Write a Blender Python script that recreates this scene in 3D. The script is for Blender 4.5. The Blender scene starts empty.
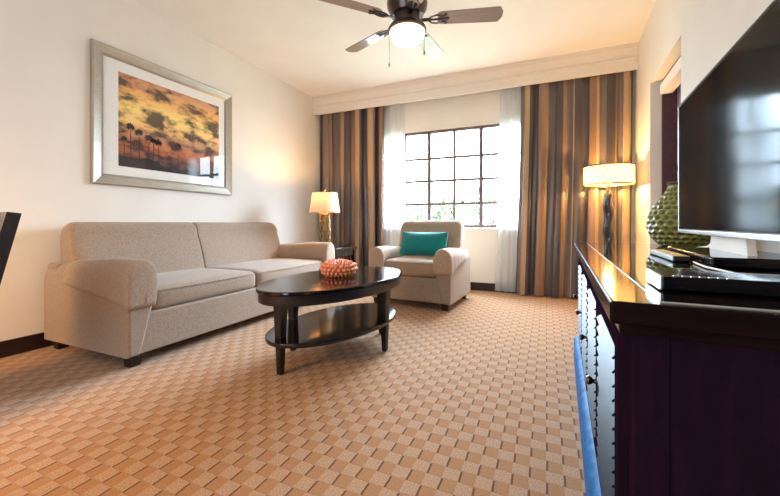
import bpy, bmesh, math, random
from mathutils import Vector, Matrix, noise

random.seed(7)
S = bpy.context.scene
COL = S.collection
R = math.radians
PI = math.pi

# ------------------------------------------------------------------ camera, world, lights, exposure
cam_d = bpy.data.cameras.new('camera')
cam = bpy.data.objects.new('camera', cam_d)
COL.objects.link(cam)
cam.location = (0, 0, .86)
cam.rotation_euler = (R(90), 0, R(23.5))
cam_d.sensor_width = 36
cam_d.lens = 358.7 / 780 * 36
cam_d.shift_y = -25 / 780
cam_d.clip_start = .02
S.camera = cam

W = bpy.data.worlds.new('sky')
S.world = W
W.use_nodes = True
bg = W.node_tree.nodes['Background']
# bright hazy sky: paler and dimmer at the horizon, much brighter higher up
_nt = W.node_tree
_tc = _nt.nodes.new('ShaderNodeTexCoord')
_sp = _nt.nodes.new('ShaderNodeSeparateXYZ')
_nt.links.new(_tc.outputs['Generated'], _sp.inputs[0])
_mr = _nt.nodes.new('ShaderNodeMapRange')
_mr.interpolation_type = 'SMOOTHSTEP'
_mr.inputs['From Min'].default_value = .12
_mr.inputs['From Max'].default_value = .42
_mr.inputs['To Min'].default_value = 14.0
_mr.inputs['To Max'].default_value = 52.0
_nt.links.new(_sp.outputs[2], _mr.inputs[0])
_nt.links.new(_mr.outputs[0], bg.inputs['Strength'])
bg.inputs['Color'].default_value = (.66, .84, 1, 1)

S.view_settings.view_transform = 'Standard'
S.view_settings.look = 'None'
S.view_settings.gamma = 1
S.view_settings.exposure = .93
S.cycles.use_denoising = True
S.cycles.max_bounces = 8
S.cycles.diffuse_bounces = 5
S.cycles.sample_clamp_indirect = 6


def area(name, loc, rot, sx, sy, power, color, portal=False):
    l = bpy.data.lights.new(name, 'AREA')
    l.shape = 'RECTANGLE'
    l.size, l.size_y = sx, sy
    l.energy = power
    l.color = color
    l.cycles.is_portal = portal
    o = bpy.data.objects.new(name, l)
    o.location = loc
    o.rotation_euler = rot
    COL.objects.link(o)
    return o


# sampling portal for the daylight entering through the window
area('daylight_portal', (-1.1, 4.85, 1.45), (R(-90), 0, 0), 2.2, 1.4, 1, (1, 1, 1), True)
area('rear_cool_fill', (-1.5, -2.4, 1.3), (R(118), 0, 0), 2.6, 1.6, 62, (.78, .90, 1))  # unseen cool fill added to lift the ceiling; the rear wall is solid
# unseen warm fill added under the rear ceiling, no fixture there
area('rear_warm_fill', (-1.6, -.9, 2.68), (0, 0, 0), 1.3, 1.3, 7, (1, .66, .34))
# a shaded lamp behind the frame's left edge: throws its warm light down and forward
area('rear_desk_lamp_light', (-2.25, -.6, 1.2), (R(24), 0, 0), .4, .4, 26, (1, .50, .10))



# ------------------------------------------------------------------ materials
def nodes(name):
    m = bpy.data.materials.new(name)
    m.use_nodes = True
    nt = m.node_tree
    return m, nt, nt.nodes['Principled BSDF']


def N(nt, typ, **kw):
    n = nt.nodes.new(typ)
    for k, v in kw.items():
        setattr(n, k, v)
    return n


def link(nt, a, b):
    nt.links.new(a, b)


def math_(nt, op, a, b=None, c=None):
    n = N(nt, 'ShaderNodeMath', operation=op)
    for i, v in enumerate((a, b, c)):
        if v is None:
            continue
        if isinstance(v, (int, float)):
            n.inputs[i].default_value = v
        else:
            link(nt, v, n.inputs[i])
    return n.outputs[0]


def ramp(nt, fac, stops, interp='LINEAR'):
    n = N(nt, 'ShaderNodeValToRGB')
    cr = n.color_ramp
    cr.interpolation = interp
    while len(cr.elements) < len(stops):
        cr.elements.new(.5)
    for e, (p, c) in zip(cr.elements, stops):
        e.position = p
        e.color = (*c, 1)
    if fac is not None:
        link(nt, fac, n.inputs[0])
    return n.outputs[0]


def mixc(nt, fac, a, b):
    n = N(nt, 'ShaderNodeMix', data_type='RGBA')
    for s, v in ((n.inputs[0], fac), (n.inputs[6], a), (n.inputs[7], b)):
        if isinstance(v, (int, float)):
            s.default_value = v
        elif isinstance(v, tuple):
            s.default_value = (*v, 1)
        else:
            link(nt, v, s)
    return n.outputs[2]


def coord(nt, which='Object', scale=None):
    t = N(nt, 'ShaderNodeTexCoord').outputs[which]
    if scale is None:
        return t
    mp = N(nt, 'ShaderNodeMapping')
    mp.inputs['Scale'].default_value = scale
    link(nt, t, mp.inputs[0])
    return mp.outputs[0]


def noise_(nt, vec, scale, detail=3, rough=.55):
    n = N(nt, 'ShaderNodeTexNoise')
    n.inputs['Scale'].default_value = scale
    n.inputs['Detail'].default_value = detail
    n.inputs['Roughness'].default_value = rough
    link(nt, vec, n.inputs['Vector'])
    return n.outputs['Fac']


def bump(nt, p, h, strength, dist=.002):
    b = N(nt, 'ShaderNodeBump')
    b.inputs['Strength'].default_value = strength
    b.inputs['Distance'].default_value = dist
    link(nt, h, b.inputs['Height'])
    link(nt, b.outputs[0], p.inputs['Normal'])


def plain(name, c, rough=.5, metal=0, coat=0, var=.06, nscale=30, bumpy=0, spec=.5):
    m, nt, p = nodes(name)
    f = noise_(nt, coord(nt), nscale)
    c2 = tuple(min(1, x * (1 + var)) for x in c)
    c1 = tuple(x * (1 - var) for x in c)
    link(nt, ramp(nt, f, [(.3, c1), (.7, c2)]), p.inputs['Base Color'])
    p.inputs['Roughness'].default_value = rough
    p.inputs['Metallic'].default_value = metal
    p.inputs['Coat Weight'].default_value = coat
    p.inputs['Coat Roughness'].default_value = .03
    p.inputs['Specular IOR Level'].default_value = spec
    if bumpy:
        bump(nt, p, noise_(nt, coord(nt), nscale * 6), bumpy)
    return m


def wood(name, dark, light, rough=.25, coat=.6, axis=(1, 12, 12), scale=4):
    m, nt, p = nodes(name)
    f = noise_(nt, coord(nt, 'Object', axis), scale, 6, .6)
    link(nt, ramp(nt, f, [(.3, dark), (.72, light)]), p.inputs['Base Color'])
    p.inputs['Roughness'].default_value = rough
    p.inputs['Coat Weight'].default_value = coat
    p.inputs['Coat Roughness'].default_value = .04
    return m


def fabric(name, c, var=.16, scale=420, rough=.9, bs=.35):
    m, nt, p = nodes(name)
    v = coord(nt)
    f = noise_(nt, v, scale, 2, .7)
    g = noise_(nt, v, 60, 3, .6)
    h = math_(nt, 'ADD', math_(nt, 'MULTIPLY', f, .7), math_(nt, 'MULTIPLY', g, .3))
    c2 = tuple(min(1, x * (1 + var)) for x in c)
    c1 = tuple(x * (1 - var) for x in c)
    link(nt, ramp(nt, h, [(.36, c1), (.64, c2)]), p.inputs['Base Color'])
    p.inputs['Roughness'].default_value = rough
    p.inputs['Sheen Weight'].default_value = .25
    p.inputs['Specular IOR Level'].default_value = .2
    bump(nt, p, f, bs, .0015)
    return m


def glass_mat(name, tint=(1, 1, 1), refl=1.0, ior=1.5):
    m = bpy.data.materials.new(name)
    m.use_nodes = True
    nt = m.node_tree
    nt.nodes.clear()
    out = N(nt, 'ShaderNodeOutputMaterial')
    tr = N(nt, 'ShaderNodeBsdfTransparent')
    tr.inputs[0].default_value = (*tint, 1)
    gl = N(nt, 'ShaderNodeBsdfGlossy')
    gl.inputs['Roughness'].default_value = .01
    fr = N(nt, 'ShaderNodeFresnel')
    fr.inputs[0].default_value = ior
    mx = N(nt, 'ShaderNodeMixShader')
    gm = N(nt, 'ShaderNodeNewGeometry')
    front = math_(nt, 'SUBTRACT', 1, gm.outputs['Backfacing'])
    link(nt, math_(nt, 'MULTIPLY', math_(nt, 'MULTIPLY', fr.outputs[0], refl), front), mx.inputs[0])
    link(nt, tr.outputs[0], mx.inputs[1])
    link(nt, gl.outputs[0], mx.inputs[2])
    link(nt, mx.outputs[0], out.inputs[0])
    return m


def lamp_cloth(name, c, trans, emit, ecol):
    """a lampshade: thin cloth that passes the bulb's light and glows"""
    m = bpy.data.materials.new(name)
    m.use_nodes = True
    nt = m.node_tree
    nt.nodes.clear()
    out = N(nt, 'ShaderNodeOutputMaterial')
    d = N(nt, 'ShaderNodeBsdfDiffuse')
    t = N(nt, 'ShaderNodeBsdfTranslucent')
    f = noise_(nt, coord(nt, 'Object', (1, 1, 8)), 60, 2)
    cc = ramp(nt, f, [(.3, tuple(x * .93 for x in c)), (.7, c)])
    link(nt, cc, d.inputs[0])
    link(nt, cc, t.inputs[0])
    mx = N(nt, 'ShaderNodeMixShader')
    mx.inputs[0].default_value = trans
    link(nt, d.outputs[0], mx.inputs[1])
    link(nt, t.outputs[0], mx.inputs[2])
    last = mx.outputs[0]
    if emit:
        e = N(nt, 'ShaderNodeEmission')
        e.inputs[0].default_value = (*ecol, 1)
        e.inputs[1].default_value = emit
        ad = N(nt, 'ShaderNodeAddShader')
        link(nt, last, ad.inputs[0])
        link(nt, e.outputs[0], ad.inputs[1])
        last = ad.outputs[0]
    link(nt, last, out.inputs[0])
    return m


M = {}
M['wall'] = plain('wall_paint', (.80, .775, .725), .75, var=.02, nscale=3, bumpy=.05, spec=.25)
M['ceiling'] = plain('ceiling_paint', (.84, .83, .81), .85, var=.02, nscale=3, bumpy=.08, spec=.2)
M['trimwhite'] = plain('white_trim', (.70, .655, .59), .45, var=.015)
M['sill'] = plain('white_sill', (.85, .84, .82), .4, var=.015)
M['base_dark'] = plain('dark_baseboard', (.018, .008, .010), .35, var=.2)
M['espresso'] = wood('espresso_wood', (.006, .003, .003), (.014, .007, .006), .10, 0)
M['espresso_edge'] = wood('espresso_edge_wood', (.006, .003, .004), (.014, .007, .007), .25, 0)
M['espresso_side'] = wood('espresso_side_wood', (.011, .0055, .012), (.019, .008, .019), .7, .0, (6, 6, 1), 9)
for _k, _s in (('espresso_side', .0), ('espresso_edge', .05)):
    M[_k].node_tree.nodes['Principled BSDF'].inputs['Specular IOR Level'].default_value = _s
M['table_wood'] = wood('table_wood', (.005, .003, .003), (.011, .007, .006), .10, 0)
M['table_leg'] = wood('table_leg_wood', (.006, .004, .004), (.014, .009, .008), .3, 0)
M['louver'] = wood('louver_wood', (.006, .008, .012), (.014, .016, .024), .38, 0)  # bluish sky reflection put into the slats' base and specular colour
_p = M['louver'].node_tree.nodes['Principled BSDF']
_p.inputs['Specular IOR Level'].default_value = .16
_p.inputs['Specular Tint'].default_value = (.45, .70, 1, 1)
M['plinth'] = plain('blue_reflection_plinth', (.016, .12, .33), .5, coat=0, var=.4, nscale=25, spec=.06)  # blue window reflection painted into the plinth's base colour
M['chairwood'] = wood('dark_chair_wood', (.012, .008, .012), (.03, .02, .024), .35, .4, (8, 8, 1))
M['sofa'] = fabric('sofa_cloth', (.31, .235, .180), var=.30, scale=240)
M['cap'] = fabric('arm_cap_cloth', (.34, .255, .192), var=.30, scale=240, bs=.5)
M['teal'] = fabric('teal_cloth', (.002, .17, .175), var=.12)
M['foot'] = plain('dark_foot', (.012, .007, .006), .3, var=.2)
M['frame_dark'] = plain('bronze_window_frame', (.15, .105, .10), .45, var=.15)
M['plum'] = plain('plum_wood', (.085, .032, .045), .5, var=.2)
M['blindcloth'] = fabric('lilac_blind', (.30, .24, .27), var=.05)
M['silverframe'] = None
M['mat'] = plain('white_mat', (.86, .86, .85), .8, var=.01)
M['black'] = plain('black_plastic', (.006, .006, .008), .3, var=.1)
M['blackgloss'] = plain('black_gloss', (.004, .004, .006), .12, coat=0, var=.1, spec=.2)
M['silver'] = plain('silver_metal', (.62, .64, .67), .25, metal=1, var=.03)
M['neck'] = plain('white_neck', (.85, .83, .80), .35, var=.02)
M['gold'] = plain('gold_face', (.85, .66, .22), .6, metal=.0, spec=.1, var=.06)
M['goldmetal'] = plain('antique_brass', (.27, .185, .085), .32, metal=1, var=.25, nscale=60)
M['bronze'] = plain('fan_bronze', (.045, .022, .018), .35, metal=.4, coat=.3, var=.2)
M['iron'] = plain('fan_iron', (.10, .10, .11), .28, metal=1, var=.2)
M['stem'] = plain('black_stem', (.012, .012, .018), .25, coat=.5, var=.2)
M['cord'] = plain('white_cord', (.7, .68, .62), .5, var=.02)
M['glass'] = glass_mat('clear_glass')
M['topglass'] = plain('smoked_top_glass', (.010, .006, .005), .03, coat=0, var=.15)
M['glassedge'] = plain('glass_edge', (.40, .42, .38), .3, var=.03)
M['knob'] = plain('pewter_knob', (.10, .09, .09), .3, metal=1, var=.2)
M['screen'] = plain('dark_screen', (.004, .005, .006), .09, var=.05, spec=.035)
M['screen'].node_tree.nodes['Principled BSDF'].inputs['Specular Tint'].default_value = (.45, .78, 1, 1)
M['shade_warm'] = lamp_cloth('cream_shade', (.84, .69, .42), .45, .22, (1, .74, .30))
M['shade_peach'] = lamp_cloth('peach_shade', (.74, .56, .47), .085, .0, (1, .55, .3))
M['sheer'] = None


def bowl_mat():
    m, nt, p = nodes('frosted_bowl')
    p.inputs['Base Color'].default_value = (.95, .9, .8, 1)
    p.inputs['Roughness'].default_value = .4
    f = noise_(nt, coord(nt), 12)
    link(nt, ramp(nt, f, [(.3, (1, .74, .42)), (.7, (1, .82, .52))]), p.inputs['Emission Color'])
    p.inputs['Emission Strength'].default_value = 1.3
    return m


M['bowl'] = bowl_mat()


def bulb_mat():
    m, nt, p = nodes('lit_bulb')
    f = noise_(nt, coord(nt), 12)
    link(nt, ramp(nt, f, [(.3, (1, .70, .36)), (.7, (1, .76, .42))]), p.inputs['Emission Color'])
    p.inputs['Emission Strength'].default_value = 4
    return m


M['bulb'] = bulb_mat()


def frame_mat():
    m, nt, p = nodes('champagne_frame')
    f = noise_(nt, coord(nt, 'Object', (60, 3, 60)), 3, 4)
    link(nt, ramp(nt, f, [(.3, (.33, .295, .24)), (.7, (.44, .40, .34))]), p.inputs['Base Color'])
    p.inputs['Metallic'].default_value = .55
    p.inputs['Roughness'].default_value = .38
    return m


M['silverframe'] = frame_mat()


def blade_mat():
    m, nt, p = nodes('walnut_blade')
    f = noise_(nt, coord(nt, 'Object', (2, 20, 20)), 4, 5)
    link(nt, ramp(nt, f, [(.3, (.24, .18, .16)), (.7, (.33, .26, .24))]), p.inputs['Base Color'])
    p.inputs['Roughness'].default_value = .28
    p.inputs['Coat Weight'].default_value = .8
    p.inputs['Coat Roughness'].default_value = .12
    return m


M['blade'] = blade_mat()


def carpet_mat():
    m, nt, p = nodes('basket_carpet')
    v = coord(nt)
    sx = N(nt, 'ShaderNodeSeparateXYZ')
    link(nt, v, sx.inputs[0])
    wob = noise_(nt, v, 14, 2)
    wv = math_(nt, 'MULTIPLY', math_(nt, 'SUBTRACT', wob, .5), .10)
    U = math_(nt, 'ADD', math_(nt, 'DIVIDE', sx.outputs[0], .054), wv)
    V = math_(nt, 'ADD', math_(nt, 'DIVIDE', sx.outputs[1], .059), wv)
    fu, fv = math_(nt, 'FRACT', U), math_(nt, 'FRACT', V)
    par = math_(nt, 'FLOORED_MODULO', math_(nt, 'ADD', math_(nt, 'FLOOR', U), math_(nt, 'FLOOR', V)), 2)
    fine = noise_(nt, v, 210, 2, .8)
    mid = noise_(nt, v, 3, 3)
    light = ramp(nt, fine, [(.34, (.27, .155, .085)), (.52, (.385, .235, .140)), (.66, (.51, .355, .24))])
    tan = ramp(nt, fine, [(.3, (.27, .130, .050)), (.7, (.38, .195, .080))])
    base = mixc(nt, par, light, tan)
    # a thin lighter/darker seam round each square
    d1 = math_(nt, 'LESS_THAN', fu, .13)
    d2 = math_(nt, 'GREATER_THAN', fv, .04)
    d3 = math_(nt, 'LESS_THAN', fv, .96)
    dash = math_(nt, 'MULTIPLY', math_(nt, 'MULTIPLY', d1, par), math_(nt, 'MULTIPLY', d2, d3))
    base = mixc(nt, math_(nt, 'MULTIPLY', dash, .92), base, (.09, .030, .016))
    seam = math_(nt, 'LESS_THAN', fv, .07)
    base = mixc(nt, math_(nt, 'MULTIPLY', seam, .35), base, (.20, .105, .045))
    link(nt, base, p.inputs['Base Color'])
    p.inputs['Roughness'].default_value = .95
    p.inputs['Specular IOR Level'].default_value = .1
    p.inputs['Sheen Weight'].default_value = .2
    bump(nt, p, fine, .5, .004)
    return m


M['carpet'] = carpet_mat()


def curtain_mat():
    m, nt, p = nodes('striped_satin')
    uv = coord(nt, 'UV')
    sx = N(nt, 'ShaderNodeSeparateXYZ')
    link(nt, uv, sx.inputs[0])
    f = math_(nt, 'FRACT', math_(nt, 'DIVIDE', sx.outputs[0], 1.15))
    au, ta, br, go, gr = (.014, .009, .016), (.145, .112, .105), (.20, .105, .050), (.37, .24, .12), (.040, .032, .042)
    stops = [(0, au), (.16, br), (.27, ta), (.38, go), (.46, au), (.60, gr), (.72, br), (.82, go), (.89, ta)]
    c = ramp(nt, f, stops, 'CONSTANT')
    g = noise_(nt, coord(nt, 'UV', (300, 4, 1)), 1, 3)
    c2 = mixc(nt, math_(nt, 'MULTIPLY', g, .25), c, (.2, .15, .12))
    link(nt, c2, p.inputs['Base Color'])
    p.inputs['Roughness'].default_value = .33
    p.inputs['Specular IOR Level'].default_value = .7
    p.inputs['Sheen Weight'].default_value = .3
    return m


M['curtain'] = curtain_mat()


def sheer_mat():
    m = bpy.data.materials.new('white_voile')
    m.use_nodes = True
    nt = m.node_tree
    nt.nodes.clear()
    out = N(nt, 'ShaderNodeOutputMaterial')
    tr = N(nt, 'ShaderNodeBsdfTransparent')
    tl = N(nt, 'ShaderNodeBsdfTranslucent')
    df = N(nt, 'ShaderNodeBsdfDiffuse')
    f = noise_(nt, coord(nt), 500, 2)
    c = ramp(nt, f, [(.3, (.84, .87, .89)), (.7, (.91, .93, .95))])
    link(nt, c, tl.inputs[0])
    link(nt, c, df.inputs[0])
    m1 = N(nt, 'ShaderNodeMixShader')
    m1.inputs[0].default_value = .5
    link(nt, tl.outputs[0], m1.inputs[1])
    link(nt, df.outputs[0], m1.inputs[2])
    m2 = N(nt, 'ShaderNodeMixShader')
    m2.inputs[0].default_value = .72
    link(nt, tr.outputs[0], m2.inputs[1])
    link(nt, m1.outputs[0], m2.inputs[2])
    link(nt, m2.outputs[0], out.inputs[0])
    return m


M['sheer'] = sheer_mat()


def sunset_mat():
    m, nt, p = nodes('sunset_print')
    uv = coord(nt, 'UV')
    sx = N(nt, 'ShaderNodeSeparateXYZ')
    link(nt, uv, sx.inputs[0])
    mp = N(nt, 'ShaderNodeMapping')
    mp.inputs['Scale'].default_value = (3.2, 4.6, 1)
    mp.inputs['Rotation'].default_value = (0, 0, R(-14))
    link(nt, uv, mp.inputs[0])
    n1 = noise_(nt, mp.outputs[0], 1.5, 6, .6)
    sky = ramp(nt, sx.outputs[1], [(0, (.06, .022, .018)), (.13, (.22, .05, .022)), (.24, (.62, .17, .04)), (.36, (.55, .25, .12)), (.5, (.95, .62, .22)),
                                   (.66, (1, .76, .24)), (.82, (.90, .48, .14)), (1, (.60, .28, .15))])
    bright = ramp(nt, n1, [(.42, (.07, .05, .055)), (.48, (.6, .52, .5)), (.56, (1.0, .98, .95))])
    mu = N(nt, 'ShaderNodeMix', data_type='RGBA', blend_type='MULTIPLY')
    mu.inputs[0].default_value = .95
    link(nt, sky, mu.inputs[6])
    link(nt, bright, mu.inputs[7])
    link(nt, mu.outputs[2], p.inputs['Base Color'])
    p.inputs['Roughness'].default_value = .6
    return m


M['sunset'] = sunset_mat()
M['rearwall'] = plain('rear_wall_bounce_brown', (.20, .15, .11), .8, var=.02, nscale=3, spec=.2)  # unseen rear walls, browned to cut and warm the bounced light
M['palm'] = plain('palm_silhouette', (.02, .012, .014), .7, var=.1)


def ceramic(name, lo, hi):
    m, nt, p = nodes(name)
    at = N(nt, 'ShaderNodeAttribute', attribute_name='relief')
    f = noise_(nt, coord(nt), 60)
    c = ramp(nt, at.outputs['Fac'], [(0, lo), (1, hi)])
    c2 = mixc(nt, math_(nt, 'MULTIPLY', f, .25), c, lo)
    link(nt, c2, p.inputs['Base Color'])
    p.inputs['Roughness'].default_value = .35
    p.inputs['Coat Weight'].default_value = .3
    return m


M['green'] = ceramic('green_glaze', (.03, .045, .004), (.34, .36, .09))
M['coral'] = ceramic('coral_glaze', (.46, .075, .025), (.92, .36, .17))
M['leaf'] = plain('pale_leaf', (.055, .065, .028), .6, var=.35, nscale=4)
M['bark'] = plain('bark', (.16, .10, .06), .9, var=.3)
M['ground'] = plain('outside_ground', (.085, .085, .05), .9, var=.2, nscale=1)


# ------------------------------------------------------------------ mesh helpers
def mesh_obj(name, bm, mat, parent=None, smooth=True, recalc=True, wn=True):
    if recalc:
        bmesh.ops.recalc_face_normals(bm, faces=bm.faces)
    me = bpy.data.meshes.new(name)
    bm.to_mesh(me)
    bm.free()
    mats = mat if isinstance(mat, (list, tuple)) else [mat]
    for k in mats:
        me.materials.append(k)
    if smooth:
        me.polygons.foreach_set('use_smooth', [True] * len(me.polygons))
        me.set_sharp_from_angle(angle=R(38))
    o = bpy.data.objects.new(name, me)
    COL.objects.link(o)
    if smooth and wn:
        md = o.modifiers.new('weighted_normals', 'WEIGHTED_NORMAL')
        md.keep_sharp = True
    if parent:
        o.parent = parent
    return o


def tag(o, label, cat, group=None, kind=None):
    o['label'] = label
    o['category'] = cat
    if group:
        o['group'] = group
    if kind:
        o['kind'] = kind
    return o


def thing(name, label, cat, loc=(0, 0, 0), rz=0, group=None):
    o = bpy.data.objects.new(name, None)
    o.empty_display_size = .05
    COL.objects.link(o)
    o.location = loc
    o.rotation_euler = (0, 0, rz)
    return tag(o, label, cat, group)


def struct(o, label=None):
    o['kind'] = 'structure'
    if label:
        o['label'] = label
    return o


def box(bm, x0, x1, y0, y1, z0, z1, bev=0, seg=2, mi=0):
    r = bmesh.ops.create_cube(bm, size=1)
    vs = r['verts']
    for v in vs:
        v.co = Vector(((x0 + x1) / 2 + v.co.x * (x1 - x0), (y0 + y1) / 2 + v.co.y * (y1 - y0), (z0 + z1) / 2 + v.co.z * (z1 - z0)))
    fs = list({f for v in vs for f in v.link_faces})
    for f in fs:
        f.material_index = mi
    if bev:
        es = list({e for v in vs for e in v.link_edges})
        r = bmesh.ops.bevel(bm, geom=es, offset=bev, segments=seg, profile=.5, affect='EDGES')
        for f in r['faces']:
            f.material_index = mi
    return bm


def B():
    return bmesh.new()


def rbox(bm, x0, x1, y0, y1, z0, z1, r, n=14, top=0, front=0, fx=None):
    """soft rounded box (a cushion): rounding radius r, crown `top` on the top face, belly `front` on the -y face"""
    h = Vector(((x1 - x0) / 2, (y1 - y0) / 2, (z1 - z0) / 2))
    c = Vector(((x0 + x1) / 2, (y0 + y1) / 2, (z0 + z1) / 2))
    r = min(r, min(h) * .98)
    ts = []
    for i in range(n + 1):
        t = -1 + 2 * i / n
        ts.append(math.copysign(abs(t) ** .62, t) if t else 0)
    cache = {}

    def vert(p):
        k = tuple(round(q, 5) for q in p)
        if k in cache:
            return cache[k]
        P = Vector((p[0] * h.x, p[1] * h.y, p[2] * h.z))
        q = Vector((max(-h.x + r, min(h.x - r, P.x)), max(-h.y + r, min(h.y - r, P.y)), max(-h.z + r, min(h.z - r, P.z))))
        d = P - q
        if d.length > 1e-9:
            P = q + d.normalized() * r
        a, b, g = P.x / h.x, P.y / h.y, P.z / h.z
        if top and g > 0:
            P.z += top * g * max(0, 1 - a * a) * max(0, 1 - b * b)
        if front and b < 0:
            P.y += front * b * max(0, 1 - a ** 4) * max(0, 1 - g * g)
        P += c
        if fx:
            P = fx(P, (a, b, g))
        v = bm.verts.new(P)
        cache[k] = v
        return v

    for ax in range(3):
        for s in (-1, 1):
            for i in range(n):
                for j in range(n):
                    q = []
                    for (di, dj) in ((0, 0), (1, 0), (1, 1), (0, 1)):
                        p = [0, 0, 0]
                        p[ax] = s
                        p[(ax + 1) % 3] = ts[i + di]
                        p[(ax + 2) % 3] = ts[j + dj]
                        q.append(vert(p))
                    if len(set(q)) == 4:
                        try:
                            bm.faces.new(q)
                        except ValueError:
                            pass
    return bm


def prism(bm, pts, a0, a1, axis='x', bev=0, seg=3, mi=0):
    """polygon pts (p,q) extruded along axis from a0 to a1; p,q are the other two axes in order"""
    def mk(a, p, q):
        return {'x': (a, p, q), 'y': (p, a, q), 'z': (p, q, a)}[axis]
    A = [bm.verts.new(mk(a0, p, q)) for p, q in pts]
    Bv = [bm.verts.new(mk(a1, p, q)) for p, q in pts]
    fs = [bm.faces.new(A), bm.faces.new(list(reversed(Bv)))]
    n = len(pts)
    for i in range(n):
        fs.append(bm.faces.new((A[i], Bv[i], Bv[(i + 1) % n], A[(i + 1) % n])))
    for f in fs:
        f.material_index = mi
    if bev:
        es = [e for f in fs[:2] for e in f.edges]
        bmesh.ops.recalc_face_normals(bm, faces=fs)
        bmesh.ops.bevel(bm, geom=es, offset=bev, segments=seg, profile=.5, affect='EDGES')
    return bm


def lathe(bm, prof, n=40, cx=0, cy=0, mi=0, cap=True):
    rings = []
    for r, z in prof:
        if r < 1e-5:
            rings.append([bm.verts.new((cx, cy, z))])
        else:
            rings.append([bm.verts.new((cx + r * math.cos(2 * PI * k / n), cy + r * math.sin(2 * PI * k / n), z)) for k in range(n)])
    for a, b in zip(rings, rings[1:]):
        for k in range(n):
            k2 = (k + 1) % n
            if len(a) == 1 and len(b) == 1:
                continue
            if len(a) == 1:
                f = bm.faces.new((a[0], b[k], b[k2]))
            elif len(b) == 1:
                f = bm.faces.new((a[k], a[k2], b[0]))
            else:
                f = bm.faces.new((a[k], a[k2], b[k2], b[k]))
            f.material_index = mi
    if cap:
        for rg in (rings[0], rings[-1]):
            if len(rg) > 2:
                bm.faces.new(rg).material_index = mi
    return bm


def tube(bm, pts, r, n=8, mi=0, flat=None):
    pts = [Vector(p) for p in pts]
    rs = r if isinstance(r, (list, tuple)) else [r] * len(pts)
    rings = []
    for i, p in enumerate(pts):
        t = (pts[min(i + 1, len(pts) - 1)] - pts[max(i - 1, 0)]).normalized()
        u = t.cross(Vector((0, 0, 1)))
        if u.length < 1e-3:
            u = Vector((1, 0, 0))
        u.normalize()
        w = t.cross(u).normalized()
        rings.append([bm.verts.new(p + (u * math.cos(2 * PI * k / n) + w * math.sin(2 * PI * k / n)) * rs[i]) for k in range(n)])
    for a, b in zip(rings, rings[1:]):
        for k in range(n):
            bm.faces.new((a[k], a[(k + 1) % n], b[(k + 1) % n], b[k])).material_index = mi
    for rg in (rings[0], rings[-1]):
        bm.faces.new(rg).material_index = mi
    return bm


def tapered_leg(bm, x, y, z0, z1, w0, w1, dx=0, dy=0, bev=.004):
    """square leg: half width w0 at the bottom (shifted dx,dy), w1 at the top"""
    lo = [bm.verts.new((x + dx + sx * w0, y + dy + sy * w0, z0)) for sx, sy in ((-1, -1), (1, -1), (1, 1), (-1, 1))]
    hi = [bm.verts.new((x + sx * w1, y + sy * w1, z1)) for sx, sy in ((-1, -1), (1, -1), (1, 1), (-1, 1))]
    fs = [bm.faces.new(lo), bm.faces.new(hi)]
    for i in range(4):
        fs.append(bm.faces.new((lo[i], lo[(i + 1) % 4], hi[(i + 1) % 4], hi[i])))
    bmesh.ops.recalc_face_normals(bm, faces=fs)
    if bev:
        bmesh.ops.bevel(bm, geom=list({e for f in fs for e in f.edges}), offset=bev, segments=2, profile=.5, affect='EDGES')
    return bm


# ------------------------------------------------------------------ the setting
XL, YB, H = -3.19, 4.66, 2.735
YR = -2.5                     # rear wall
SK = math.tan(R(2.0))         # the right wall runs 2 degrees off square


def xr(y):
    return .88 - (4.45 - y) * SK


bm = B(); box(bm, -3.6, 1.4, YR - .3, YB + .2, -.1, 0)
struct(mesh_obj('floor', bm, M['carpet'], smooth=False))
bm = B(); box(bm, -3.6, 1.4, YR - .3, YB + .2, H, H + .1)
struct(mesh_obj('ceiling', bm, M['ceiling'], smooth=False))
bm = B(); box(bm, XL - .12, XL, -.2, YB + .16, 0, H)
struct(mesh_obj('wall_left', bm, M['wall'], smooth=False))
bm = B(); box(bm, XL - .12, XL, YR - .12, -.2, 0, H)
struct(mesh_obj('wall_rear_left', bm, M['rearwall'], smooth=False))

# right wall with the deep opening behind the television
OY0, OY1, OH = 2.98, 3.90, 2.12
TW = .30


def rwall(bm, y0, y1, z0, z1):
    prism(bm, [(xr(y0), y0), (xr(y0) + TW, y0), (xr(y1) + TW, y1), (xr(y1), y1)], z0, z1, 'z')


bm = B()
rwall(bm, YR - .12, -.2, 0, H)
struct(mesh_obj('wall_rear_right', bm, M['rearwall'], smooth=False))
bm = B()
rwall(bm, -.2, OY0, 0, H)
rwall(bm, OY1, YB + .16, 0, H)
rwall(bm, OY0, OY1, OH, H)
rwall(bm, OY0, OY1, 0, .5)
struct(mesh_obj('wall_right', bm, M['wall'], smooth=False))
# the window set deep in that opening
win2 = thing('window_2', 'plum framed window behind a lilac blind in the right wall', 'window')
struct(win2)
bm = B()
for (y0, y1, z0, z1) in ((OY1 - .004, OY1 - .03, .5, OH), (OY0 + .004, OY0 + .03, .5, OH)):
    ya, yb = min(y0, y1), max(y0, y1)
    prism(bm, [(xr(ya) + .085, ya), (xr(ya) + .20, ya), (xr(yb) + .20, yb), (xr(yb) + .085, yb)], z0, z1, 'z')
prism(bm, [(xr(OY0) + .085, OY0 + .03), (xr(OY0) + .20, OY0 + .03), (xr(OY1) + .20, OY1 - .03), (xr(OY1) + .085, OY1 - .03)], OH - .03, OH, 'z')
for zz in (1.30,):
    prism(bm, [(xr(OY1) + .15, OY1 - .06), (xr(OY1) + .20, OY1 - .06), (xr(OY1) + .20, OY1 - .03), (xr(OY1) + .15, OY1 - .03)], zz, zz + .05, 'z')
mesh_obj('window_frame', bm, M['plum'], win2, smooth=False)
bm = B()
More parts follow.
